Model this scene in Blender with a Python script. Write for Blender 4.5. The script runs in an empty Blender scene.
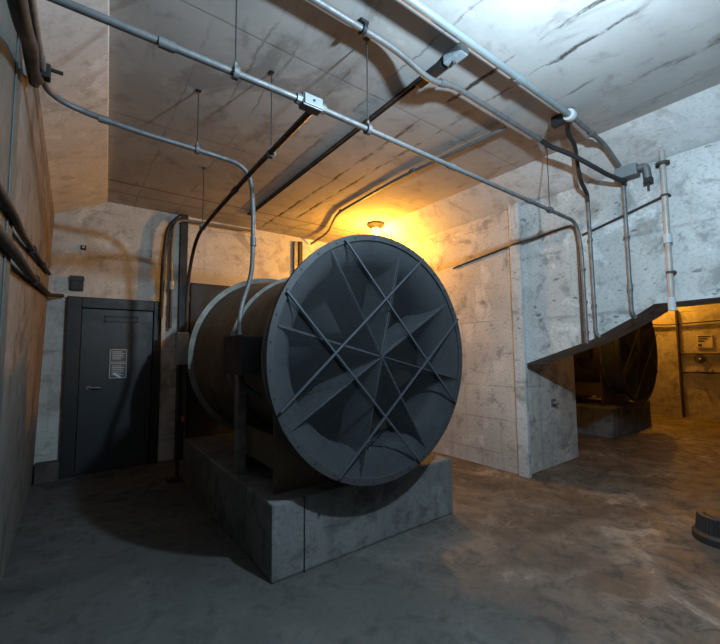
import bpy, bmesh, math, random
from mathutils import Vector, Matrix
random.seed(4)
PI = math.pi
scene = bpy.context.scene
COL = scene.collection

# ------------------------------------------------------------------ materials
class NT:
    def __init__(s, name):
        s.m = bpy.data.materials.new(name); s.m.use_nodes = True
        s.t = s.m.node_tree; s.n = s.t.nodes; s.l = s.t.links
        s.b = s.n['Principled BSDF']; s.out = s.n['Material Output']
        tc = s.n.new('ShaderNodeTexCoord'); s.co = tc.outputs['Object']
        s.geo = s.n.new('ShaderNodeNewGeometry').outputs['Position']
    def put(s, sock, v):
        if hasattr(v, 'links'): s.l.new(v, sock)
        else: sock.default_value = v
    def noise(s, co, scale, detail=5, rough=.6, dist=0.):
        n = s.n.new('ShaderNodeTexNoise'); s.l.new(co, n.inputs['Vector'])
        n.inputs['Scale'].default_value = scale; n.inputs['Detail'].default_value = detail
        n.inputs['Roughness'].default_value = rough; n.inputs['Distortion'].default_value = dist
        return n.outputs['Fac']
    def math(s, op, a, b=0., c=0.):
        n = s.n.new('ShaderNodeMath'); n.operation = op
        s.put(n.inputs[0], a); s.put(n.inputs[1], b)
        if op in ('MULTIPLY_ADD', 'SMOOTH_MIN', 'WRAP', 'COMPARE'): s.put(n.inputs[2], c)
        return n.outputs[0]
    def ramp(s, v, lo, hi, a=0., b=1.):
        n = s.n.new('ShaderNodeMapRange'); n.interpolation_type = 'SMOOTHSTEP'
        s.put(n.inputs[0], v); n.inputs[1].default_value = lo; n.inputs[2].default_value = hi
        n.inputs[3].default_value = a; n.inputs[4].default_value = b
        return n.outputs[0]
    def mix(s, f, a, b, mode='MIX'):
        n = s.n.new('ShaderNodeMix'); n.data_type = 'RGBA'; n.blend_type = mode
        s.put(n.inputs[0], f)
        for k, v in ((6, a), (7, b)):
            s.put(n.inputs[k], v if hasattr(v, 'links') else (*v, 1))
        return n.outputs[2]
    def scaled(s, co, v):
        n = s.n.new('ShaderNodeMapping'); s.l.new(co, n.inputs['Vector']); n.inputs['Scale'].default_value = v
        return n.outputs['Vector']
    def sep(s, co):
        n = s.n.new('ShaderNodeSeparateXYZ'); s.l.new(co, n.inputs[0]); return n.outputs
    def bump(s, h, strength=.3, dist=.01):
        n = s.n.new('ShaderNodeBump'); n.inputs['Strength'].default_value = strength
        n.inputs['Distance'].default_value = dist; s.l.new(h, n.inputs['Height'])
        s.l.new(n.outputs[0], s.b.inputs['Normal'])
    def done(s, col, rough=.8, metal=0., spec=.3):
        s.put(s.b.inputs['Base Color'], col if hasattr(col, 'links') else (*col, 1))
        s.put(s.b.inputs['Roughness'], rough); s.put(s.b.inputs['Metallic'], metal)
        s.b.inputs['Specular IOR Level'].default_value = spec
        return s.m

def concrete(name, base, light, dark, pits=.5, streak=.4, board=None):
    t = NT(name); co = t.geo
    big = t.noise(co, .9, 6, .6, .4); mid = t.noise(co, 4.5, 8, .65, .3); fine = t.noise(co, 38, 4, .6)
    c = t.mix(t.ramp(big, .35, .68), base, light)
    c = t.mix(t.math('MULTIPLY', t.ramp(mid, .50, .66), .75), c, dark)
    c = t.mix(t.math('MULTIPLY', t.ramp(t.noise(co, 2.1, 7, .7, .8), .55, .64), .55), c, tuple(x*1.25 for x in light))
    c = t.mix(t.math('MULTIPLY', t.ramp(t.noise(co, 1.4, 8, .72, 1.2), .57, .66), .6), c, tuple(x*.7 for x in dark))
    c = t.mix(t.math('MULTIPLY', t.ramp(fine, .48, .68), .4), c, dark)
    st = t.noise(t.scaled(co, (7, 7, .5)), 1., 5, .6)
    c = t.mix(t.math('MULTIPLY', t.ramp(st, .55, .72), streak), c, dark)
    pit = t.noise(t.scaled(co, (1, 1, 1.8)), 9., 3, .5)
    pm = t.math('MAXIMUM', t.ramp(pit, .665, .70), t.ramp(t.noise(co, 26, 2, .5), .73, .77))
    c = t.mix(t.math('MULTIPLY', pm, pits), c, tuple(x*.25 for x in dark))
    h = t.math('ADD', t.math('MULTIPLY', mid, .5), t.math('MULTIPLY', fine, .2))
    h = t.math('SUBTRACT', h, t.math('MULTIPLY', pm, .6))
    if board:                                            # formwork board joints across the height
        xyz = t.sep(co)
        wob = t.math('MULTIPLY', t.noise(co, 3., 3), .03)
        z = t.math('ADD', xyz['Z'], wob)
        m = t.math('ABSOLUTE', t.math('SUBTRACT', t.math('FRACT', t.math('DIVIDE', z, board)), .5))
        lm = t.math('MULTIPLY', t.ramp(m, .012, .03, 1, 0), t.ramp(t.noise(co, 2.2, 4), .4, .6))
        c = t.mix(t.math('MULTIPLY', lm, .3), c, tuple(x*.5 for x in dark))
        h = t.math('SUBTRACT', h, t.math('MULTIPLY', lm, .5))
    t.bump(h, .35, .012)
    return t.done(c, t.ramp(mid, .3, .7, .75, .95))

M = {}
M['wall'] = concrete('wall_concrete', (0.401, 0.384, 0.363), (0.524, 0.508, 0.480), (0.223, 0.206, 0.189), .22, .45, .42)
M['beam'] = concrete('beam_concrete', (0.416, 0.426, 0.421), (0.551, 0.571, 0.571), (0.207, 0.214, 0.207), .6, .3, .75)
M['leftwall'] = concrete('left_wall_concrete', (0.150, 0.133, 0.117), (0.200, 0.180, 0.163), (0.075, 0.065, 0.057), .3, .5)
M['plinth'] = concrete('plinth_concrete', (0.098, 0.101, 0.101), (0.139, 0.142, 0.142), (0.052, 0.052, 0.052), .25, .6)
M['pier'] = concrete('pier_concrete', (0.414, 0.403, 0.386), (0.530, 0.525, 0.507), (0.253, 0.242, 0.230), .2, .9)

def ceiling_mat():
    t = NT('ceiling_concrete'); co = t.geo
    big = t.noise(co, .8, 6, .6, .5); mid = t.noise(co, 4, 8, .65, .4); fine = t.noise(co, 30, 4)
    c = t.mix(t.ramp(big, .35, .68), (0.353, 0.339, 0.327), (0.459, 0.446, 0.433))
    c = t.mix(t.math('MULTIPLY', t.ramp(t.noise(t.scaled(co, (1, .45, 1)), 1.7, 8, .72, 1.), .55, .66), .5), c, (.16, .145, .13))
    c = t.mix(t.math('MULTIPLY', t.ramp(mid, .52, .70), .5), c, (0.200, 0.178, 0.155))
    c = t.mix(t.math('MULTIPLY', t.ramp(fine, .55, .78), .15), c, (.2, .18, .16))
    xyz = t.sep(co)
    wob = t.math('MULTIPLY', t.math('SUBTRACT', t.noise(co, 3.5, 8, .75), .5), .13)
    x = t.math('ADD', xyz['X'], wob)
    total = None
    # cracks and board joints of the shuttering: (x, from y, to y, half width, strength)
    for i, (cx, y0, y1, w, s) in enumerate(((2.42, .7, 6., .014, 1.), (2.68, .75, 5.2, .013, .95), (3.12, 1.2, 1.6, .01, .7),
                               (3.40, .3, .95, .02, .75), (.95, 1.2, 3.2, .007, .35), (1.55, 1.8, 6., .006, .4),
                               (1.15, 2.2, 6., .007, .35), (3.0, 1.8, 6, .006, .3), (.62, 2., 6., .007, .3), (1.85, .5, 5.8, .006, .5))):
        m = t.ramp(t.math('ABSOLUTE', t.math('SUBTRACT', x, cx)), w*.5, w*2.2, s, 0)
        m = t.math('MULTIPLY', m, t.math('MULTIPLY', t.ramp(xyz['Y'], y0-.1, y0+.1), t.ramp(xyz['Y'], y1-.15, y1+.15, 1, 0)))
        total = m if total is None else t.math('MAXIMUM', total, m)
    brk = t.ramp(t.noise(t.scaled(co, (3, .9, 1)), 2.2, 5, .7), .42, .56)
    total = t.math('MULTIPLY', total, brk)
    wy = t.math('ADD', xyz['Y'], t.math('MULTIPLY', t.math('SUBTRACT', t.noise(co, 3, 3), .5), .02))
    jl = None
    for cy, w, s in ((5.3, .012, .7), (2.3, .005, .3), (3.75, .006, .3), (5.65, .03, .25)):
        m = t.ramp(t.math('ABSOLUTE', t.math('SUBTRACT', wy, cy)), w*.5, w*2, s, 0)
        jl = m if jl is None else t.math('MAXIMUM', jl, m)
    total = t.math('MAXIMUM', total, jl)
    c = t.mix(total, c, (.045, .04, .036))
    flake = t.ramp(t.noise(t.scaled(co, (1, 1.5, 1)), 3.2, 7, .7), .60, .66)
    c = t.mix(t.math('MULTIPLY', flake, .35), c, (0.514, 0.497, 0.480))
    h = t.math('SUBTRACT', t.math('MULTIPLY', mid, .5), total)
    t.bump(h, .3, .012)
    return t.done(c, .88)
M['ceiling'] = ceiling_mat()

M['shoulder'] = concrete('pale_skim_coat', (0.520, 0.527, 0.527), (0.598, 0.605, 0.605), (0.390, 0.384, 0.377), .1, .1)

def floor_mat():
    t = NT('floor_concrete'); co = t.geo
    big = t.noise(co, .7, 5, .6, .6); mid = t.noise(co, 1.9, 7, .62, .9); fine = t.noise(co, 24, 4)
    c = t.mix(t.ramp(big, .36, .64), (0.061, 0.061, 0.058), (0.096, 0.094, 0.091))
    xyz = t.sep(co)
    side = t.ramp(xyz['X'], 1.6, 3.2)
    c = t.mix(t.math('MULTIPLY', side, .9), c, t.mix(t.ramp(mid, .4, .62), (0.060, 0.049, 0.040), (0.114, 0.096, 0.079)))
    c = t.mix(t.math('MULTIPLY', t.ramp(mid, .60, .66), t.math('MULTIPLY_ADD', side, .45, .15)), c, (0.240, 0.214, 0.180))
    c = t.mix(t.math('MULTIPLY', t.ramp(t.noise(co, 3.3, 6, .65, .5), .57, .7), .5), c, (.045, .042, .04))
    m5 = t.noise(co, 5.5, 8, .7, .7)
    c = t.mix(t.math('MULTIPLY', t.ramp(m5, .52, .64), .5), c, (.028, .026, .025))
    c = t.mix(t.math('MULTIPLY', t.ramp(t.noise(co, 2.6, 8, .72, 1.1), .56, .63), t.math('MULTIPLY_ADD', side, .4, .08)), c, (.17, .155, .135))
    c = t.mix(t.math('MULTIPLY', t.ramp(fine, .5, .7), .35), c, (.03, .028, .026))
    speck = t.ramp(t.noise(co, 60, 2), .76, .8)
    c = t.mix(t.math('MULTIPLY', speck, .5), c, (.35, .34, .32))
    t.bump(t.math('ADD', t.math('MULTIPLY', mid, .6), t.math('MULTIPLY', fine, .1)), .2, .012)
    return t.done(c, t.ramp(m5, .4, .66, .6, .9), 0., .25)
M['floor'] = floor_mat()

def paint(name, col, rough=.5, metal=0., var=.25, wear=None, wearcol=(.3, .28, .26), scale=6., spec=.4):
    t = NT(name); co = t.co
    n = t.noise(co, scale, 6, .65, .3); f = t.noise(co, scale*7, 3)
    c = t.mix(t.math('MULTIPLY', t.ramp(n, .4, .7), var*2), col, tuple(x*.55 for x in col))
    if wear: c = t.mix(t.math('MULTIPLY', t.ramp(t.noise(co, scale*1.7, 7, .7), .60, .68), wear), c, wearcol)
    t.bump(f, .12, .004)
    return t.done(c, t.ramp(n, .3, .7, rough*.85, min(1, rough*1.15)), metal, spec)

M['back_panel'] = concrete('back_wall_panel', (0.425, 0.425, 0.405), (0.527, 0.527, 0.506), (0.274, 0.263, 0.243), .15, .5, .62)
M['galv'] = paint('galvanised_steel', (0.170, 0.174, 0.178), .55, .45, .3, .45, (0.085, 0.081, 0.076), 14)
M['galv_pale'] = paint('pale_painted_pipe', (0.203, 0.236, 0.251), .45, .3, .18, .25, (0.188, 0.195, 0.203), 9)
M['dark_conduit'] = paint('dark_conduit', (.055, .05, .048), .5, .4, .2, .25, (.16, .12, .09), 12)
M['rubber'] = paint('black_rubber', (.018, .018, .019), .6, 0, .2, None, scale=10)
M['fan_grey'] = paint('fan_grey_paint', (0.036, 0.039, 0.043), .5, .15, .25, .35, (0.093, 0.095, 0.097), 7)
M['fan_bell'] = paint('fan_bell_paint', (0.078, 0.084, 0.092), .85, 0, .25, .15, (0.117, 0.117, 0.122), 4)
M['fan_bell'].node_tree.nodes['Principled BSDF'].inputs['Specular IOR Level'].default_value = .1
M['fan_vane'] = paint('guide_vane_paint', (0.102, 0.111, 0.123), .7, 0, .25, .2, (0.150, 0.150, 0.150), 5)
M['fan_body'] = paint('fan_casing_paint', (0.098, 0.071, 0.045), .5, .25, .35, .25, (0.158, 0.137, 0.115), 3)
M['fan_flange'] = paint('worn_flange', (0.156, 0.147, 0.129), .5, .3, .4, .6, (0.048, 0.042, 0.036), 7)
M['dark_steel'] = paint('dark_steel', (0.021, 0.022, 0.024), .55, .3, .25, .2, (0.054, 0.048, 0.042), 5)
M['bar'] = paint('screen_bar_steel', (0.072, 0.084, 0.102), .42, .5, .2, .2, (0.150, 0.162, 0.174), 16)
M['door'] = paint('dark_door_paint', (0.020, 0.024, 0.030), .45, .0, .25, .15, (0.033, 0.036, 0.039), 3)
M['door_frame'] = paint('door_frame_paint', (0.009, 0.011, 0.013), .5, .0, .25, .2, (0.024, 0.024, 0.026), 5)
M['box_grey'] = paint('grey_box_paint', (0.240, 0.272, 0.296), .45, .1, .15, .1, (0.160, 0.160, 0.160), 8)
M['copper'] = paint('rusty_pipe', (.36, .34, .32), .5, .15, .25, .85, (.20, .085, .045), 6)
M['white_sleeve'] = paint('white_sleeve', (.42, .46, .48), .5, 0, .1, None)
M['teal_steel'] = paint('grey_green_steel', (0.080, 0.095, 0.095), .5, .2, .3, .35, (0.130, 0.135, 0.130), 4)
M['trim'] = paint('worn_steel_corner', (.33, .40, .44), .5, .25, .3, .5, (.50, .54, .55), 8)
M['brown_steel'] = paint('brown_rusty_steel', (.075, .058, .045), .65, .3, .3, .35, (.14, .08, .05), 8)
M['ink'] = paint('dark_ink', (.03, .028, .026), .8, 0, 0)
M['pale_ink'] = paint('pale_print', (.42, .46, .48), .6, 0, .2)
M['card'] = paint('cream_card', (.62, .56, .45), .7, 0, .12, None, scale=9)
M['notice'] = paint('dark_notice', (.07, .085, .10), .45, 0, .2)
M['tape'] = paint('pale_tape', (.60, .64, .66), .4, 0, .1)
M['red'] = paint('red_plastic', (.5, .07, .03), .5, 0, .1)
M['brass'] = paint('worn_brass', (.45, .33, .16), .4, .7, .2)
M['curb'] = concrete('dirty_curb', (0.068, 0.060, 0.053), (0.088, 0.080, 0.072), (0.040, 0.036, 0.032), .2, .3)

def glow_mat(name, col, strength):
    m = bpy.data.materials.new(name); m.use_nodes = True; n = m.node_tree.nodes
    b = n['Principled BSDF']; b.inputs['Base Color'].default_value = (*col, 1)
    b.inputs['Emission Color'].default_value = (*col, 1); b.inputs['Emission Strength'].default_value = strength
    return m
M['lit_glass'] = glow_mat('lit_lamp_glass', (1., .55, .12), 6.)

def mesh_mat():                                           # woven wire cloth: real holes, set out in the screen's own coordinates
    t = NT('wire_mesh'); xyz = t.sep(t.co)
    p = .0125
    u = t.math('DIVIDE', t.math('ADD', xyz['X'], xyz['Z']), p*1.414); v = t.math('DIVIDE', t.math('SUBTRACT', xyz['X'], xyz['Z']), p*1.414)
    fu = t.math('ABSOLUTE', t.math('SUBTRACT', t.math('FRACT', t.math('ADD', u, 500.)), .5))
    fv = t.math('ABSOLUTE', t.math('SUBTRACT', t.math('FRACT', t.math('ADD', v, 500.)), .5))
    wire = t.math('MAXIMUM', t.math('GREATER_THAN', fu, .375), t.math('GREATER_THAN', fv, .375))
    t.l.new(wire, t.b.inputs['Alpha'])
    return t.done((.010, .012, .015), .6, .15)
M['mesh'] = mesh_mat()

# ------------------------------------------------------------------ geometry helpers
def BM(): return bmesh.new()
def obj(name, bm, mat, parent=None, kind=None, smooth=False, bevel=0.):
    bmesh.ops.recalc_face_normals(bm, faces=bm.faces[:])
    if bevel:
        es = [e for e in bm.edges if len(e.link_faces) == 2 and e.calc_face_angle(0) > .6]
        bmesh.ops.bevel(bm, geom=es, offset=bevel, segments=2, affect='EDGES', profile=.6, clamp_overlap=True)
    me = bpy.data.meshes.new(name); bm.to_mesh(me); bm.free()
    me.materials.append(M[mat] if isinstance(mat, str) else mat)
    if smooth:
        for p in me.polygons: p.use_smooth = True
        me.set_sharp_from_angle(angle=.7)
    o = bpy.data.objects.new(name, me); COL.objects.link(o)
    if parent: o.parent = parent
    if kind: o['kind'] = kind
    return o
def tag(o, label, cat, group=None):
    o['label'] = label; o['category'] = cat
    if group: o['group'] = group
    return o
def thing(name, label, cat, loc=(0, 0, 0), group=None):
    o = bpy.data.objects.new(name, None); COL.objects.link(o); o.location = loc; o.empty_display_size = .1
    return tag(o, label, cat, group)
def box(bm, x0, x1, y0, y1, z0, z1, mat=None):
    vs = [bm.verts.new(p) for p in ((x0, y0, z0), (x1, y0, z0), (x1, y1, z0), (x0, y1, z0), (x0, y0, z1), (x1, y0, z1), (x1, y1, z1), (x0, y1, z1))]
    if mat is not None:
        for v in vs: v.co = mat @ v.co
    for f in ((0, 3, 2, 1), (4, 5, 6, 7), (0, 1, 5, 4), (1, 2, 6, 5), (2, 3, 7, 6), (3, 0, 4, 7)): bm.faces.new([vs[i] for i in f])
    return bm
def prism(bm, pts, axis, a, b):                            # polygon (two coords) extruded along an axis
    def P(p, t):
        return {0: (t, p[0], p[1]), 1: (p[0], t, p[1]), 2: (p[0], p[1], t)}[axis]
    A = [bm.verts.new(P(p, a)) for p in pts]; B = [bm.verts.new(P(p, b)) for p in pts]
    bm.faces.new(A); bm.faces.new(B[::-1])
    for i in range(len(pts)):
        j = (i+1) % len(pts); bm.faces.new((A[i], A[j], B[j], B[i]))
    return bm
def lathe(bm, prof, n=64, closed=False, c=(0, 0, 0), axis='y', a0=0., a1=2*PI):   # prof = (radius, along)
    full = abs(a1-a0-2*PI) < 1e-6; k = n if full else n+1
    rings = []
    for (r, t) in prof:
        ring = []
        for i in range(k):
            a = a0+(a1-a0)*i/n; u, v = r*math.cos(a), r*math.sin(a)
            p = {'y': (u, t, v), 'z': (u, v, t), 'x': (t, u, v)}[axis]
            ring.append(bm.verts.new((p[0]+c[0], p[1]+c[1], p[2]+c[2])))
        rings.append(ring)
    m = len(rings)
    for s in range(m if closed else m-1):
        A, B = rings[s], rings[(s+1) % m]
        for i in range(n):
            j = (i+1) % k; bm.faces.new((A[i], A[j], B[j], B[i]))
    return rings
def solid(bm, prof, n=32, c=(0, 0, 0), axis='z'):            # closed body of revolution with end caps
    rings = lathe(bm, prof, n, False, c, axis)
    bm.faces.new(rings[0][::-1]); bm.faces.new(rings[-1]); return bm
def fillet(pts, r, seg=6):
    pts = [Vector(p) for p in pts]; out = [pts[0]]
    for i in range(1, len(pts)-1):
        p, a, b = pts[i], pts[i-1]-pts[i], pts[i+1]-pts[i]
        d = min(r, a.length*.48, b.length*.48); A = p+a.normalized()*d; B = p+b.normalized()*d
        for k in range(seg+1):
            t = k/seg; out.append(A*(1-t)**2+p*2*t*(1-t)+B*t*t)
    out.append(pts[-1]); return out
def tube(bm, pts, r, n=12, fr=.15):
    P = fillet(pts, fr) if len(pts) > 2 else [Vector(p) for p in pts]
    Q = [P[0]]
    for p in P[1:]:
        if (p-Q[-1]).length > 1e-4: Q.append(p)
    P = Q; T = []
    for i in range(len(P)):
        T.append((P[min(i+1, len(P)-1)]-P[max(i-1, 0)]).normalized())
    u = T[0].orthogonal().normalized(); rings = []
    for p, t in zip(P, T):
        u = (u-t*u.dot(t)).normalized(); w = t.cross(u)
        rings.append([bm.verts.new(p+(u*math.cos(2*PI*k/n)+w*math.sin(2*PI*k/n))*r) for k in range(n)])
    for A, B in zip(rings, rings[1:]):
        for k in range(n):
            j = (k+1) % n; bm.faces.new((A[k], A[j], B[j], B[k]))
    bm.faces.new(rings[0][::-1]); bm.faces.new(rings[-1]); return bm
def V(*p): return Vector(p)

# ------------------------------------------------------------------ the setting
CZ = 3.55                                                   # ceiling height
YB, YF = 6.1, -3.0                                           # back and front of the hall
struct = lambda n, bm, m, p=None, **k: obj(n, bm, m, p, None if p else 'structure', **k)
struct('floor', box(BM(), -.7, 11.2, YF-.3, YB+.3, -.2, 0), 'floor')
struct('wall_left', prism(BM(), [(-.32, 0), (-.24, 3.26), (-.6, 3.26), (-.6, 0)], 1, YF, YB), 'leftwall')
# ceiling slab with the two sloping shoulders (the left one splays slightly)
bm = BM(); F = []
for y in (YF, YB+.15):
    cx = .32+(y-6.24)*.0595
    F.append([bm.verts.new((x, y, z)) for x, z in ((-.6, 3.26), (-.24, 3.26), (cx, CZ), (3.97, CZ), (4.42, 3.29), (4.9, 3.29), (4.9, 3.9), (-.6, 3.9))])
for i in range(8):
    j = (i+1) % 8; bm.faces.new((F[0][i], F[0][j], F[1][j], F[1][i]))
bm.faces.new(F[0][::-1]); bm.faces.new(F[1])
co_ = struct('ceiling', bm, 'ceiling')
co_.data.materials.append(M['shoulder'])
for pl_ in co_.data.polygons:
    if .15 < abs(pl_.normal.x) < .95: pl_.material_index = 1      # the two sloping shoulders carry a paler skim coat
struct('ceiling', box(BM(), 4.92, 11.2, YF, YB+.15, CZ, 3.9), 'ceiling')
struct('wall_back', box(BM(), -.6, 11.2, YB, YB+.3, 0, 3.9), 'back_panel')
struct('wall_front', box(BM(), -.6, 11.2, YF-.3, YF, 0, 3.9), 'curb')
struct('wall_right', box(BM(), 4.39, 5.74, 2.62, YB, 0, 3.28), 'wall')
struct('wall_far_right', box(BM(), 10.75, 11.2, YF, YB, 0, CZ), 'wall')
# lintel over the opening between the two halls, with sloping knees
prof = [(2.62, 1.31), (2.51, 1.35), (1.81, 1.60), (1.42, 1.81), (1.25, 1.92), (.78, 1.93), (-.1, 1.93), (-.3, 1.81), (-.7, 1.60), (-1.4, 1.35), (-1.5, 1.31), (-1.5, 3.28), (2.62, 3.28)]
struct('wall_beam', prism(BM(), prof, 0, 4.40, 5.0), 'beam')
struct('wall_right_front', box(BM(), 4.39, 6.0, YF, -1.5, 0, 3.28), 'wall')
struct('trim_1', box(BM(), 4.335, 4.40, 2.545, 2.68, 0, 3.31), 'beam', bevel=.01)
struct('baseboard_back', box(BM(), -.3, -.07, 5.93, YB, 0, .22), 'curb', bevel=.015)

# door in the back wall
d = bpy.data.objects.new('door_1', None); COL.objects.link(d); d.location = (.5, YB, 0); d['kind'] = 'structure'
bm = BM(); box(bm, -.57, -.42, -.09, 0, 0, 2.23); box(bm, .40, .50, -.09, 0, 0, 2.23); box(bm, -.42, .40, -.09, 0, 2.09, 2.23)
obj('door_frame', bm, 'door_frame', d, bevel=.008)
obj('door_leaf', box(BM(), -.415, .395, -.055, -.005, .01, 2.085), 'door', d, bevel=.006)
bm = BM(); solid(bm, [(.03, -.075), (.03, -.055)], 16, (-.31, 0, 1.07), 'y'); tube(bm, [(-.31, -.07, 1.07), (-.31, -.105, 1.07), (-.19, -.105, 1.07)], .011, 8, .02)
obj('door_handle', bm, 'galv', d, smooth=True)
bm = BM()
for b in ((-.17, .21, 1.99, 2.0), (-.17, .21, 1.92, 1.93), (-.17, -.16, 1.92, 2.0), (.20, .21, 1.92, 2.0)): box(bm, b[0], b[1], -.068, -.05, b[2], b[3])
obj('closer_bracket', bm, 'rubber', d)
for z0, z1, nm in ((1.385, 1.56, 'upper framed notice with pale print'), (1.18, 1.375, 'lower framed notice with torn pale corner')):
    n = obj('notice', box(BM(), -.10, .095, -.062, -.054, z0, z1), 'notice', d); n['label'] = nm
    bm = BM()
    for b in ((-.10, .095, z1-.008, z1), (-.10, .095, z0, z0+.008), (-.10, -.092, z0, z1), (.087, .095, z0, z1)): box(bm, b[0], b[1], -.067, -.06, b[2], b[3])
    obj('notice_border', bm, 'pale_ink', n).parent = n
    bm = BM(); z = z1-.03
    for k, w in enumerate((.11, .14, .12, .13, .10, .12)):
        if z-.012 < z0+.02: break
        box(bm, -.07, -.07+w, -.066, -.06, z-.009, z); z -= .023
    obj('printed_lines', bm, 'pale_ink', n)
bm = BM(); box(bm, -.05, .05, -.004, .004, -.012, .012, Matrix.Translation((-.01, -.07, 1.215)) @ Matrix.Rotation(.65, 4, 'Y'))
obj('torn_corner', bm, 'tape', d)

# ------------------------------------------------------------------ fans
def make_plinth(label):
    p = thing('concrete_plinth', label, 'plinth', (1.985, 2.45, 0))
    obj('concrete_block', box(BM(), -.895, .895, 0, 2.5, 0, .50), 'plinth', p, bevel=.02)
    obj('seam_strip', box(BM(), -.66, -.652, -.006, .01, 0, .5), 'dark_steel', p)
    return p
plinth = make_plinth('grey concrete plinth under the large mesh-fronted fan at centre')

HC = .96                                                     # fan axis above the plinth top
def make_fan(label):
    f = thing('axial_fan', label, 'fan', (1.88, 2.25, .50))
    c = (0, 0, HC)
    bm = BM()
    lathe(bm, [(.872, .004), (.92, 0), (.92, .045), (.885, .05), (.84, .10), (.80, .19), (.775, .32), (.69, .32), (.695, .20), (.72, .11), (.765, .055), (.82, .024)], 96, True, c)
    bell = obj('inlet_bell', bm, 'fan_bell', f, smooth=True)
    bm = BM(); lathe(bm, [(.880, -.012), (.926, -.012), (.926, .012), (.880, .012)], 96, True, c)
    ring = obj('rim_ring', bm, 'fan_grey', f, smooth=True)
    for k in range(32):
        a = 2*PI*(k+.4)/32
        obj('bolt', solid(BM(), [(.007, -.017), (.007, -.011)], 6, (.905*math.cos(a), 0, HC+.90*math.sin(a)), 'y'), 'dark_steel', ring)
    bm = BM()
    vs = [bm.verts.new((.875*math.cos(2*PI*k/96), -.002, HC+.875*math.sin(2*PI*k/96))) for k in range(96)]
    bm.faces.new(vs)
    obj('mesh_screen', bm, 'mesh', f)
    for ang, off in ((-47.5, .31), (-47.5, -.30), (41.5, .315), (41.5, -.325)):
        L = math.sqrt(.905**2-off*off)
        R = Matrix.Translation((0, 0, HC)) @ Matrix.Rotation(-math.radians(ang), 4, 'Y')
        dy = -.020 if ang < 0 else -.034
        obj('cross_bar', box(BM(), -L, L, dy-.014, dy, off-.0075, off+.0075, R), 'bar', f, bevel=.002)
    for k in range(8):
        a = math.radians(31+45*k); R = Matrix.Translation((0, 0, HC)) @ Matrix.Rotation(-a, 4, 'Y')
        obj('screen_seam', box(BM(), .0, .87, -.008, -.003, -.0025, .0025, R), 'bar', f)
    # guide vanes behind the screen, from the nose cone to the bell, each set at a slight pitch
    for k in range(8):
        a = math.radians(31+45*k); R = Matrix.Translation((0, 0, HC)) @ Matrix.Rotation(-a, 4, 'Y')
        bm = BM()
        pts = [(.02, .008), (.86, .008), (.845, .025), (.78, .05), (.72, .13), (.69, .30), (.69, .36), (.02, .36)]
        lean = .0
        A = [bm.verts.new(R @ Vector((x, y, (y-.05)*lean))) for x, y in pts]; B = [bm.verts.new(R @ Vector((x, y, (y-.05)*lean+.008))) for x, y in pts]
        bm.faces.new(A); bm.faces.new(B[::-1])
        for i in range(len(A)):
            j = (i+1) % len(A); bm.faces.new((A[i], A[j], B[j], B[i]))
        obj('guide_vane', bm, 'fan_vane', f)
    bm = BM(); solid(bm, [(.02, .30), (.10, .32), (.17, .38), (.21, .48), (.22, .95)], 40, c, 'y')
    obj('hub', bm, 'dark_steel', f, smooth=True)
    for k in range(10):
        a = 2*PI*k/10; R = Matrix.Translation((0, 0, HC)) @ Matrix.Rotation(-a, 4, 'Y')
        bm = BM(); rows = []
        for i in range(7):
            r = .2+.53*i/6; tw = math.radians(58-28*i/6); w = .13-.02*i/6
            row = []
            for s, th in ((-1, 0), (-.4, .012), (.4, .012), (1, 0), (.4, -.008), (-.4, -.008)):
                row.append(bm.verts.new(R @ Vector((r, .70+s*w*math.sin(tw)*.9+th*math.cos(tw), s*w*math.cos(tw)-th*math.sin(tw)))))
            rows.append(row)
        for A, B in zip(rows, rows[1:]):
            for i in range(6):
                j = (i+1) % 6; bm.faces.new((A[i], A[j], B[j], B[i]))
        bm.faces.new(rows[0]); bm.faces.new(rows[-1][::-1])
        obj('fan_blade', bm, 'fan_bell', f, smooth=True)
    bm = BM(); lathe(bm, [(.765, .30), (.765, 1.14), (.75, 1.14), (.75, .30)], 80, True, c)
    obj('casing', bm, 'fan_body', f, smooth=True)
    bm = BM(); lathe(bm, [(.765, 1.12), (.865, 2.06), (.85, 2.06), (.75, 1.12)], 80, True, c)
    obj('diffuser', bm, 'fan_body', f, smooth=True)
    bm = BM(); lathe(bm, [(.855, 2.06), (.53, 2.42), (.53, 3.70), (.515, 3.70), (.515, 2.41), (.84, 2.06)], 80, True, c)
    obj('outlet_duct', bm, 'dark_steel', f, smooth=True)
    for y, r0, r1 in ((.30, .76, .82), (1.12, .76, .795), (2.03, .855, .915)):
        bm = BM(); lathe(bm, [(r0, y), (r1, y), (r1, y+.035), (r0, y+.035)], 80, True, c)
        fl = obj('flange', bm, 'fan_flange', f, smooth=True)
    # terminal box on the left flank, with its gland
    bm = BM(); box(bm, -.90, -.735, .46, .86, HC-.11, HC+.16)
    tb = obj('terminal_box', bm, 'dark_steel', f, bevel=.012)
    obj('box_lid', box(BM(), -.915, -.90, .45, .87, HC-.12, HC+.17), 'dark_steel', tb, bevel=.006)
    obj('cable_gland', tube(BM(), [(-.83, .70, HC-.10), (-.83, .70, HC-.20), (-.77, .64, HC-.26), (-.72, .60, HC-.30)], .022, 10, .06), 'rubber', tb, smooth=True)
    # support frame on the plinth
    def saddle(y0, y1, x, r=.77):
        pts = [(-x, 0), (x, 0), (x, HC-math.sqrt(max(r*r-x*x, 0))+.0)]
        pts = [(-x, 0), (x, 0)]
        a0 = math.acos(-x/r)
        for i in range(21):
            a = (PI-a0)+(2*a0-PI)*i/20
            pts.append((r*math.cos(a), HC-r*math.sin(a)))
        return prism(BM(), pts, 1, y0, y1)
    obj('front_saddle', saddle(.36, .39, .70), 'fan_body', f)
    obj('rear_saddle', saddle(1.10, 1.14, .70, .785), 'fan_body', f)
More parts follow.
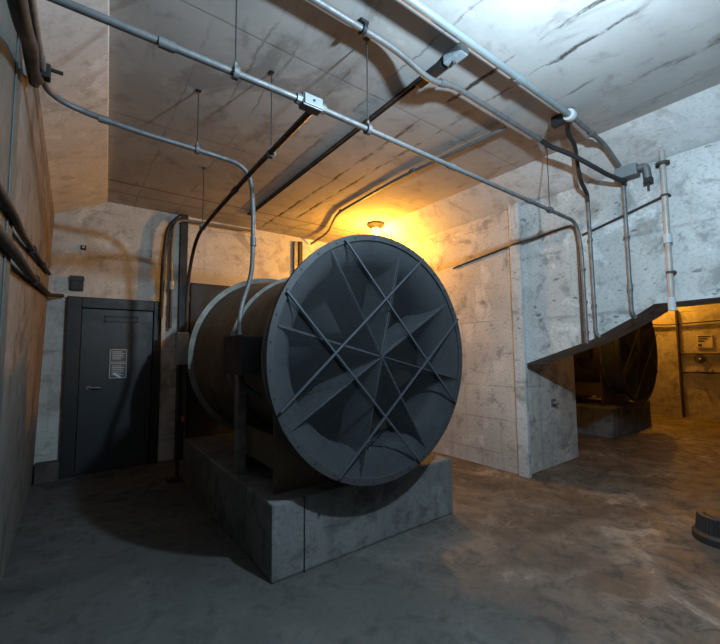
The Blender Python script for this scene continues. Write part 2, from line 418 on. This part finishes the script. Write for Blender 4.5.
    for s in (-1, 1):
        bm = BM(); box(bm, *(sorted((s*.70, s*.68))), .39, 1.10, .17, .40)
        obj('side_plate', bm, 'fan_body', f)
        bm = BM(); box(bm, *(sorted((s*.70, s*.765))), .93, 1.03, 0, HC)
        obj('leg', bm, 'fan_flange', f)
    return f
fan = make_fan('large grey axial fan with mesh screen and crossed bars on plinth at centre')

def copy_tree(o, parent=None):
    c = o.copy(); COL.objects.link(c)
    if parent: c.parent = parent
    for ch in list(o.children): copy_tree(ch, c)
    return c
fan2 = copy_tree(fan); fan2.location = (8.2, 2.60, .50); fan2['label'] = 'dark mesh-fronted axial fan beyond the opening under the concrete beam'
pl2 = copy_tree(plinth); pl2.location = (8.2, 2.75, 0); pl2['label'] = 'low concrete plinth seen through the opening, under the far dark fan'

# dark damper bulkheads the fans blow through
def bulkhead(x, label):
    b = thing('damper_bulkhead', label, 'panel', (x, YB-.01, 0))
    bm = box(BM(), -.93, .74, -.14, 0, 0, 2.53)
    obj('bulkhead_plate', bm, 'dark_steel', b, bevel=.01)
    obj('plate_collar', (lambda q: (lathe(q, [(.52, -.18), (.60, -.18), (.60, -.14), (.52, -.14)], 64, True, (-.41, 0, 1.46)), q)[1])(BM()), 'fan_body', b, smooth=True)
    return b
bulkhead(1.88+.41, 'dark steel bulkhead against the back wall behind the central fan')

# ------------------------------------------------------------------ conduits, cables and their hangers
def run(name, label, cat, pts, r, mat, fr=.15, couplings=(), straps=(), n=12, group=None, part='conduit', cmat=None):
    base = Vector(pts[0]); L = [Vector(p)-base for p in pts]
    t = thing(name, label, cat, base, group)
    obj(part, tube(BM(), L, r, n, fr), mat, t, smooth=True)
    def ring(nm, p, d, rr, h, m):
        p = Vector(p)-base; d = Vector(d).normalized()*h/2
        obj(nm, tube(BM(), [p-d, p+d], rr, n), m, t, smooth=True)
    for p, d in couplings: ring('coupling', p, d, r*1.35, .07, cmat or mat)
    for p, d in straps: ring('strap', p, d, r*1.5, .022, cmat or mat)
    return t
X, Y, Z = (1, 0, 0), (0, 1, 0), (0, 0, 1)

# long conduit crossing the whole hall, then turning down the beam face
c1 = [(-.27, 1.88, 2.92), (1.02, 1.88, 2.935), (2.9, 1.88, 2.905), (4.335, 1.88, 2.88), (4.352, 1.845, 2.60), (4.352, 1.84, 1.56)]
run('ceiling_conduit', 'long grey conduit hung across the hall, carrying the small junction box', 'conduit', c1, .018, 'galv', .14,
    [((.3, 1.88, 2.925), X), ((2.3, 1.88, 2.914), X), ((3.4, 1.88, 2.896), X)], [((4.352, 1.842, 2.35), Z), ((4.352, 1.84, 2.0), Z), ((4.352, 1.84, 1.68), Z)])
j = thing('junction_box', 'small grey junction box on the long conduit where the dark conduit leaves it', 'junction box', (1.06, 1.88, 2.935))
obj('box_body', box(BM(), -.065, .065, -.032, .032, -.038, .038), 'galv', j, bevel=.008)
obj('box_cover', box(BM(), -.058, .058, -.040, -.032, -.030, .030), 'galv_pale', j, bevel=.003)
for s in (-1, 1): obj('hub_nut', tube(BM(), [(s*.06, 0, 0), (s*.095, 0, 0)], .029, 8), 'galv', j)
obj('screw', solid(BM(), [(.007, -.045), (.007, -.039)], 8, (0, 0, 0), 'y'), 'dark_steel', j)

# dark conduit from the junction box towards the back, down to the switch box
c3 = [(1.08, 1.92, 2.92), (1.10, 2.94, 2.94), (1.10, 3.9, 2.90), (1.10, 4.62, 2.84), (1.10, 4.98, 2.4), (1.10, 5.0, 1.78)]
run('ceiling_conduit', 'dark conduit running from junction box to the back and down to the switch box', 'conduit', c3, .02, 'dark_conduit', .3,
    [((1.10, 3.3, 2.925), Y), ((1.10, 4.99, 2.15), Z)])

# conduit that follows the left wall, bends across and drops to the fan
lc = [(-.19, .6, 2.93), (-.20, 2.0, 3.02), (-.19, 3.05, 3.13), (.25, 3.05, 3.075), (.7, 3.05, 3.07), (1.14, 3.05, 3.05), (1.175, 3.05, 2.70), (1.18, 3.08, 2.14), (1.09, 3.10, 1.86), (1.045, 2.98, 1.63)]
run('fan_feed_conduit', 'pale conduit bending off the left wall and dropping to the central fan', 'conduit', lc, .019, 'galv', .24,
    [((.12, 3.05, 3.09), X), ((1.18, 3.06, 2.42), Z), ((-.197, 2.6, 3.083), Y)])

# big pale pipe close to the ceiling
run('large_ceiling_pipe', 'thick pale blue pipe close under the ceiling at the upper right', 'pipe', [(.6, 1.465, 3.48), (3.32, 1.44, 3.48)], .024, 'galv_pale', .1,
    [((2.55, 1.447, 3.48), X)], n=20)
t = run('pipe_extension', 'thinner grey pipe continuing the thick pipe to the wall box', 'pipe', [(3.375, 1.44, 3.48), (4.02, 1.45, 3.46), (4.28, 1.42, 3.30)], .02, 'galv', .1, [((3.75, 1.446, 3.468), X)])
e = thing('pipe_end_fitting', 'white end fitting with clamp where the thick pipe stops', 'fitting', (3.34, 1.44, 3.48))
obj('fitting_collar', tube(BM(), [(-.05, 0, 0), (.0, 0, 0)], .048, 20), 'white_sleeve', e, smooth=True, bevel=.004)
bm = BM(); box(bm, -.03, .03, .03, .16, -.03, .06); box(bm, -.012, .012, -.02, .02, .04, .07)
obj('clamp', bm, 'dark_steel', e, bevel=.008)
# second conduit with the offset bend
c2 = [(.6, 1.79, 3.50), (1.66, 1.79, 3.50), (2.0, 1.80, 3.43), (2.22, 1.79, 3.49), (3.5, 1.80, 3.49)]
run('offset_conduit', 'grey conduit with an offset bend, behind the thick ceiling pipe', 'conduit', c2, .021, 'galv', .16,
    [((2.12, 1.795, 3.465), (1, 0, .25)), ((3.45, 1.80, 3.49), X)])
b = thing('conduit_clip', 'dark clip with bolt holding the offset conduit at top centre', 'clip', (1.38, 1.79, 3.55))
obj('clip_foot', box(BM(), -.03, .03, -.025, .06, -.02, 0), 'dark_steel', b, bevel=.004)
obj('clip_loop', (lambda q: (lathe(q, [(.028, -.012), (.036, -.012), (.036, .012), (.028, .012)], 20, True, (0, 0, -.05), 'x'), q)[1])(BM()), 'dark_steel', b)

# black flexible hoses over to the wall
run('flexible_hose', 'black flexible hose from the offset conduit over to the wall box', 'hose',
    [(3.49, 1.80, 3.49), (3.62, 1.78, 3.46), (3.82, 1.65, 3.37), (4.02, 1.52, 3.24), (4.16, 1.47, 3.19), (4.30, 1.38, 3.13)], .021, 'rubber', .1, part='hose')
run('flexible_hose', 'black flexible hose dropping from the thick pipe end to a wall conduit', 'hose',
    [(3.40, 1.50, 3.50), (3.62, 1.60, 3.49), (3.90, 1.66, 3.50), (4.02, 1.70, 3.34), (4.12, 1.72, 3.22), (4.33, 1.75, 3.14), (4.345, 1.755, 3.06)], .02, 'rubber', .12, part='hose')

# wall box on the beam with twin connectors
w = thing('wall_box', 'grey metal pull box with a spout at the top of the beam', 'box', (4.33, 1.34, 3.23))
obj('box_body', box(BM(), -.05, .06, -.06, .13, -.06, .06), 'galv', w, bevel=.015)
obj('box_lid', box(BM(), -.062, -.05, -.055, .125, -.055, .055), 'galv_pale', w, bevel=.004)
obj('spout', tube(BM(), [(.0, -.04, .01), (.0, -.12, .01), (.0, -.13, -.12)], .033, 12, .05), 'galv', w, smooth=True)
bm = BM(); box(bm, -.03, .03, -.165, -.10, -.165, -.115); tube(bm, [(0, -.13, -.165), (0, -.13, -.22)], .010, 8)
obj('spout_nut', bm, 'dark_steel', w)
# vertical runs on the beam face
run('wall_conduit', 'silver conduit close to the corner, second from left on the beam face', 'conduit', [(4.352, 1.755, 3.07), (4.352, 1.75, 1.66), (4.37, 1.72, 1.62)], .018, 'galv', .05,
    [], [((4.352, 1.755, 2.65), Z), ((4.352, 1.752, 1.95), Z)])
run('wall_conduit', 'silver conduit dropping from the wall box down the beam face', 'conduit', [(4.35, 1.42, 3.19), (4.352, 1.42, 1.85), (4.39, 1.40, 1.80)], .019, 'galv', .05,
    [((4.351, 1.42, 2.1), Z)], [((4.351, 1.42, 2.6), Z)])
cu = thing('standpipe', 'rust and white vertical pipe with a collar at the right of the beam', 'pipe', (4.345, 1.10, 1.84))
obj('pipe', tube(BM(), [(0, 0, .06), (0, -.005, 1.50)], .025, 16), 'copper', cu, smooth=True)
obj('collar', tube(BM(), [(0, -.005, 1.36), (0, -.005, 1.385)], .055, 16), 'brown_steel', cu, smooth=True)
obj('coupling', tube(BM(), [(0, -.003, .62), (0, -.003, .70)], .034, 16), 'white_sleeve', cu, smooth=True)
for z in (.35, 1.07):
    bm = BM(); tube(bm, [(0, -.004, z-.01), (0, -.004, z+.01)], .034, 16); box(bm, 0, .055, -.04, .03, z-.008, z+.008)
    obj('strap', bm, 'brown_steel', cu)
obj('end_sleeve', tube(BM(), [(0, 0, 0), (0, 0, .12)], .031, 16), 'white_sleeve', cu, smooth=True)
# thin conduit that crosses the corner and joins the left-hand drop
run('wall_conduit', 'thin dark conduit bending round the corner onto the beam face', 'conduit',
    [(4.392, 3.62, 2.685), (4.372, 3.56, 2.695), (4.372, 2.72, 2.80), (4.315, 2.62, 2.80), (4.315, 2.50, 2.80), (4.352, 2.40, 2.81), (4.362, 2.1, 2.85), (4.362, 1.91, 2.86), (4.362, 1.885, 2.65), (4.362, 1.885, 1.55)], .012, 'dark_conduit', .08)
run('sloping_shadow_strip', 'thin dark strip standing in for the shadow sloping down the beam face from the rusty pipe', 'cable', [(4.375, 1.135, 2.911), (4.378, 1.5, 2.815), (4.38, 1.84, 2.73)], .011, 'dark_conduit', .1, part='cable')  # dark tube modelled in place of a diagonal shadow across the beam face

# rods that hang the conduits from the ceiling
proto = None
def hanger(x, y, z, r, label, group='conduit hangers under the ceiling', top=CZ):
    global proto
    t = thing('conduit_hanger', label, 'hanger', (x, y, z), group)
    obj('rod', tube(BM(), [(0, 0, r*1.0), (0, 0, top-z)], .0045, 8), 'dark_conduit', t, smooth=True)
    c = obj('clamp', (lambda q: (lathe(q, [(r, -.014), (r+.012, -.014), (r+.012, .014), (r, .014)], 20, True, (0, 0, 0), 'x'), q)[1])(BM()), 'galv', t, smooth=True)
    obj('clamp_nut', solid(BM(), [(.010, 0), (.010, .025)], 6, (0, 0, r+.008)), 'galv', c)
    obj('ceiling_plate', box(BM(), -.018, .018, -.015, .015, top-z-.008, top-z), 'dark_steel', t)
    return t
hanger(.62, 1.88, 2.931, .022, 'thin rod hanging the long conduit left of the junction box')
hanger(1.48, 1.88, 2.928, .022, 'thin rod hanging the long conduit right of the junction box')
hanger(3.78, 1.88, 2.891, .022, 'thin rod hanging the long conduit near the right wall')
hanger(.72, 3.05, 3.07, .023, 'thin rod hanging the pale conduit that drops to the fan')
h = hanger(1.10, 2.53, 2.929, .021, 'thin rod hanging the dark conduit near the junction box'); 
h2 = hanger(1.10, 4.35, 2.873, .021, 'thin rod hanging the dark conduit near the back wall')
for q in (h, h2): q.rotation_euler = (0, 0, PI/2)

# dark steel channel along the ceiling, and the slim conduit to its right
k = thing('ceiling_channel', 'dark steel channel running along the ceiling toward the back', 'channel', (2.03, 1.56, CZ))
bm = BM(); box(bm, -.018, .018, 0, 3.9, -.005, 0); box(bm, -.018, -.014, 0, 3.9, -.03, 0); box(bm, .014, .018, 0, 3.9, -.03, 0)
obj('channel', bm, 'brown_steel', k)
bm = BM(); box(bm, -.04, .04, -.04, .12, -.07, 0); 
obj('end_bracket', bm, 'trim', k, bevel=.01)
obj('bracket_bolt', solid(BM(), [(.014, -.09), (.014, -.07)], 6, (0, .05, 0)), 'galv', k)
obj('bracket_arm', box(BM(), -.035, .035, .14, .40, -.06, -.02), 'dark_steel', k, bevel=.006)
run('slim_ceiling_conduit', 'slim dark conduit along the ceiling toward the yellow lamp', 'conduit', [(3.09, 1.9, 3.515), (2.99, 3.2, 3.515), (3.03, 4.6, 3.515), (3.40, 5.45, 3.50), (3.40, 6.02, 3.45)], .018, 'galv', .25,
    [((2.99, 3.0, 3.515), Y)], [((3.02, 4.5, 3.515), Y)])

# ------------------------------------------------------------------ back wall equipment
p = thing('steel_post', 'dark vertical steel post on the back wall left of the fan', 'post', (1.27, YB, 0))
bm = BM(); box(bm, -.05, .05, -.08, 0, 0, CZ); obj('post', bm, 'dark_steel', p, bevel=.004)
obj('pale_edge', box(BM(), .05, .085, -.03, 0, 2.5, CZ), 'back_panel', p)
p = thing('steel_post', 'steel post on the back wall behind the top left of the fan', 'post', (3.13, YB-.005, 0))
obj('post', box(BM(), -.06, .02, -.07, 0, 0, 3.45), 'galv', p, bevel=.004)
obj('dark_flange', box(BM(), .02, .085, -.10, 0, 0, 3.45), 'dark_steel', p)
run('wall_loop_tube', 'pale conduit looping over the dark post high on the back wall', 'conduit',
    [(1.10, 5.97, 2.52), (1.09, 5.97, 3.05), (1.13, 5.97, 3.44), (1.45, 5.97, 3.45), (2.3, 5.97, 3.47)], .022, 'fan_flange', .3)
run('wall_loop_tube', 'dark tube beside the pale loop, dropping to the door frame', 'conduit',
    [(.98, 6.0, 2.0), (1.0, 6.0, 2.9), (1.04, 6.0, 3.3), (1.2, 6.0, 3.5)], .03, 'dark_conduit', .2)  # dark tube curving up alongside the pale loop
f = thing('conduit_fitting', 'pale round fitting under the looping conduit on the back wall', 'fitting', (1.10, 5.97, 2.45))
obj('fitting_body', tube(BM(), [(0, 0, -.05), (0, 0, .07)], .045, 14), 'galv_pale', f, smooth=True)
obj('fitting_tail', tube(BM(), [(0, 0, -.6), (0, 0, -.05)], .022, 10), 'dark_conduit', f, smooth=True)
s = thing('switch_box', 'pale grey switch box on a dark stand left of the fan', 'switch box', (1.055, 5.0, 0))
obj('enclosure', box(BM(), -.065, .065, -.06, .06, 1.36, 1.75), 'box_grey', s, bevel=.01)
obj('box_door', box(BM(), -.055, .055, -.068, -.06, 1.38, 1.73), 'box_grey', s, bevel=.003)
bm = BM(); box(bm, -.02, .02, .06, .10, 0, 1.9); box(bm, -.10, .10, -.02, .18, 0, .02); obj('stand', bm, 'dark_steel', s)
for x in (-.03, .035): obj('tail_conduit', tube(BM(), [(x, 0, .72), (x, 0, 1.36)], .015, 10), 'dark_conduit', s, smooth=True)
obj('indicator_cap', solid(BM(), [(.016, .69), (.02, .70), (.02, .75)], 12, (.035, 0, 0)), 'red', s)
s['label'] = 'pale grey switch box on a dark stand left of the fan'
t = thing('wall_stub', 'small bolt stub on the back wall above the dark door', 'bolt', (.07, YB, 2.88))
obj('stub_plate', box(BM(), -.03, .03, -.012, 0, -.03, .03), 'dark_steel', t); obj('stub', solid(BM(), [(.014, -.05), (.014, -.012)], 10, (0, 0, 0), 'y'), 'brass', t)
t = thing('small_wall_box', 'dark box on the wall above the left corner of the door', 'box', (.02, YB, 2.40))
obj('box_body', box(BM(), -.07, .07, -.06, 0, -.09, .09), 'door_frame', t, bevel=.01)
obj('box_lid', box(BM(), -.075, .075, -.07, -.06, .03, .095), 'door_frame', t, bevel=.004)

# ------------------------------------------------------------------ left wall
p = bpy.data.objects.new('trim_2', None); COL.objects.link(p); p.location = (-.30, 1.3, 0); p['kind'] = 'structure'
bm = BM(); box(bm, 0, .055, -.6, 1.10, 0, 3.14); obj('steel_sheet', bm, 'teal_steel', p, bevel=.006)
for y in (.88,): obj('rib', box(BM(), .055, .062, y-.010, y+.010, 0, 3.14), 'teal_steel', p, bevel=.003)
obj('cap_rail', box(BM(), 0, .064, -.6, 1.10, 3.06, 3.14), 'teal_steel', p, bevel=.006)
run('wall_cable', 'upper thick black cable clipped along the left wall', 'cable', [(-.222, 1.3, 2.02), (-.222, 2.2, 2.10), (-.235, 2.6, 2.13), (-.24, 5.0, 2.36), (-.235, 5.5, 2.40)], .018, 'rubber', .3,
    [], [((-.237, 3.3, 2.197), (0, 1, .1)), ((-.239, 4.4, 2.302), (0, 1, .1))], part='cable')
run('wall_cable', 'lower thick black cable clipped along the left wall', 'cable', [(-.222, 1.3, 1.89), (-.222, 2.3, 1.955), (-.235, 3.2, 2.01), (-.24, 5.4, 2.17), (-.235, 5.9, 2.21), (-.12, 6.05, 2.23)], .024, 'rubber', .2,
    [], [((-.237, 3.6, 2.04), (0, 1, .1))], part='cable')
run('wall_hose', 'black hose curling over the steel panel up to the conduit clamp', 'hose', [(-.16, .9, 2.45), (-.16, 1.5, 2.50), (-.17, 1.9, 2.70), (-.19, 2.2, 2.78), (-.20, 2.62, 2.98)], .024, 'rubber', .25, part='hose')
run('wall_conduit', 'dark conduit beside the pale conduit at the top of the left wall', 'conduit', [(-.225, .6, 2.86), (-.225, 2.0, 2.95), (-.225, 2.75, 3.03)], .026, 'dark_conduit', .2)
t = thing('beam_clamp', 'dark clamp at the corner bend of the left wall conduit', 'clamp', (-.20, 2.72, 3.09))
obj('jaw', box(BM(), -.03, .045, -.03, .03, -.035, .045), 'dark_steel', t, bevel=.006); obj('clamp_screw', tube(BM(), [(.04, 0, .03), (.10, 0, .03)], .011, 8), 'dark_steel', t)

# ------------------------------------------------------------------ floor items and the far hall
b = thing('rubber_base', 'dark ribbed round base on the floor at the right edge', 'base', (4.12, .83, 0))
bm = BM(); n = 72
R0 = [bm.verts.new(((.155+(.008 if k % 2 else 0))*math.cos(2*PI*k/n), (.155+(.008 if k % 2 else 0))*math.sin(2*PI*k/n), .07)) for k in range(n)]
R1 = [bm.verts.new(((.140+(.008 if k % 2 else 0))*math.cos(2*PI*k/n), (.140+(.008 if k % 2 else 0))*math.sin(2*PI*k/n), .19)) for k in range(n)]
for k in range(n): bm.faces.new((R0[k], R0[(k+1) % n], R1[(k+1) % n], R1[k]))
bm.faces.new(R0[::-1]); bm.faces.new(R1)
obj('ribbed_body', bm, 'rubber', b)
obj('foot_flange', solid(BM(), [(.185, 0), (.185, .05), (.165, .07)], 48), 'rubber', b, smooth=True)
obj('top_cap', solid(BM(), [(.11, .19), (.10, .205)], 40), 'rubber', b, smooth=True)
bt = thing('wall_bolt', 'pale bolt stub on the end of the concrete wall under the beam', 'bolt', (5.11, 2.62, .80))
obj('bolt_shank', solid(BM(), [(.022, -.07), (.022, 0)], 12, (0, 0, 0), 'y'), 'galv_pale', bt, smooth=True)
obj('bolt_plate', box(BM(), -.05, .05, -.012, 0, -.05, .05), 'galv', bt)

sg = thing('wall_sign', 'cream rectangular sign on the yellow-lit wall at the right', 'sign', (10.75, 2.21, 1.64))
obj('sign_board', box(BM(), -.02, 0, -.125, .125, -.135, .135), 'card', sg)
bm = BM()
for z, a, bb in ((.105, .11, -.10), (.055, .10, -.05), (.005, .11, .0)): box(bm, -.024, -.019, bb, a, z-.012, z+.012)
obj('printed_lines', bm, 'ink', sg)
obj('printed_mark', box(BM(), -.024, -.019, .05, .11, -.105, -.055), 'ink', sg)
pl = thing('pipework', 'rusty pipework fixed to the yellow-lit wall under the sign', 'pipework', (10.72, 2.2, 0))
for y in (.45, -.5): obj('upright', tube(BM(), [(0, y, 0), (0, y, 2.35)], .028, 10), 'brown_steel', pl, smooth=True)
for z in (1.38, .98): obj('crossbar', tube(BM(), [(0, -.9, z), (0, .45, z)], .022, 10), 'brown_steel', pl, smooth=True)
vv = thing('valve', 'small round valve with a bright centre below the cream sign', 'valve', (10.70, 2.29, 1.27))
bm = BM(); lathe(bm, [(.075, -.05), (.095, -.05), (.095, -.03), (.075, -.03)], 28, True, (0, 0, 0), 'x'); box(bm, -.045, -.035, -.08, .08, -.008, .008); box(bm, -.045, -.035, -.008, .008, -.08, .08)
obj('handwheel', bm, 'brown_steel', vv); obj('valve_body', solid(BM(), [(.05, -.03), (.05, .05)], 16, (0, 0, 0), 'x'), 'brown_steel', vv, smooth=True)
obj('hub_cap', solid(BM(), [(.02, -.065), (.028, -.055), (.028, -.03)], 12, (0, 0, 0), 'x'), 'white_sleeve', vv, smooth=True)
for i, (y, lab) in enumerate(((2.37, 'left knob on the low crossbar under the valve'), (2.13, 'right knob on the low crossbar under the valve'))):
    q = obj('knob', solid(BM(), [(.03, -.03), (.038, -.01), (.03, .03)], 14, (-.03, y-2.2, 1.02)), 'white_sleeve', pl, smooth=True); q['label'] = lab
run('wall_cable', 'dark cable strung along the top of the yellow-lit wall', 'cable', [(10.72, 1.2, 2.08), (10.72, 2.3, 2.05), (10.72, 2.9, 2.02), (10.72, 3.4, 2.1)], .014, 'rubber', .2, part='cable')

# ------------------------------------------------------------------ lamps
def lamp(name, loc, power, col, r):
    L = bpy.data.lights.new(name, 'POINT'); L.energy = power; L.color = col; L.shadow_soft_size = r
    o = bpy.data.objects.new(name, L); COL.objects.link(o); o.location = loc; return o
wl = thing('ceiling_lamp', 'round glowing yellow ceiling lamp behind the top of the fan', 'lamp', (3.85, 4.72, CZ))
obj('lamp_base', solid(BM(), [(.14, 0), (.14, -.03), (.09, -.075)], 28), 'brown_steel', wl, smooth=True)
obj('lamp_glass', solid(BM(), [(.06, -.075), (.07, -.10), (.068, -.18), (.04, -.23)], 24), 'lit_glass', wl, smooth=True)
lamp('warm_lamp', (3.85, 4.72, CZ-.34), 205, (1., .41, .035), .05)
wl2 = thing('ceiling_lamp', 'yellow ceiling lamp of the hall beyond the opening', 'lamp', (10.35, 3.1, CZ))
obj('lamp_base', solid(BM(), [(.10, 0), (.10, -.02), (.075, -.05)], 28), 'brown_steel', wl2, smooth=True)
obj('lamp_glass', solid(BM(), [(.05, -.05), (.06, -.07), (.058, -.12), (.035, -.155)], 24), 'lit_glass', wl2, smooth=True)
lamp('far_lamp', (10.35, 3.1, CZ-.27), 250, (1., .40, .03), .05)
lamp('far_lamp_near_pier', (6.5, 2.42, 3.3), 38, (1., .42, .05), .05)
lamp('work_lamp', (1.66, .4, 3.03), 315, (.62, .84, 1.0), .045)

w = bpy.data.worlds.new('World'); scene.world = w; w.use_nodes = True
w.node_tree.nodes['Background'].inputs[0].default_value = (.5, .55, .6, 1); w.node_tree.nodes['Background'].inputs[1].default_value = .004

# ------------------------------------------------------------------ camera
f, p, yw, rl = 386.24, .07597, .64031, -.010055
fw = V(math.sin(yw)*math.cos(p), math.cos(yw)*math.cos(p), math.sin(p))
r0 = V(math.cos(yw), -math.sin(yw), 0); u0 = r0.cross(fw)
rt = math.cos(rl)*r0+math.sin(rl)*u0; up = -math.sin(rl)*r0+math.cos(rl)*u0
cam = bpy.data.cameras.new('camera'); cam.sensor_fit = 'HORIZONTAL'; cam.sensor_width = 36; cam.lens = f/720*36; cam.clip_start = .02
co = bpy.data.objects.new('camera', cam); COL.objects.link(co)
co.matrix_world = Matrix(((rt.x, up.x, -fw.x, 0), (rt.y, up.y, -fw.y, 0), (rt.z, up.z, -fw.z, 1.5), (0, 0, 0, 1)))
scene.camera = co
scene.view_settings.view_transform = 'Standard'; scene.view_settings.look = 'None'
scene.view_settings.exposure = 0.; scene.view_settings.gamma = 1.; scene.view_settings.use_curve_mapping = False
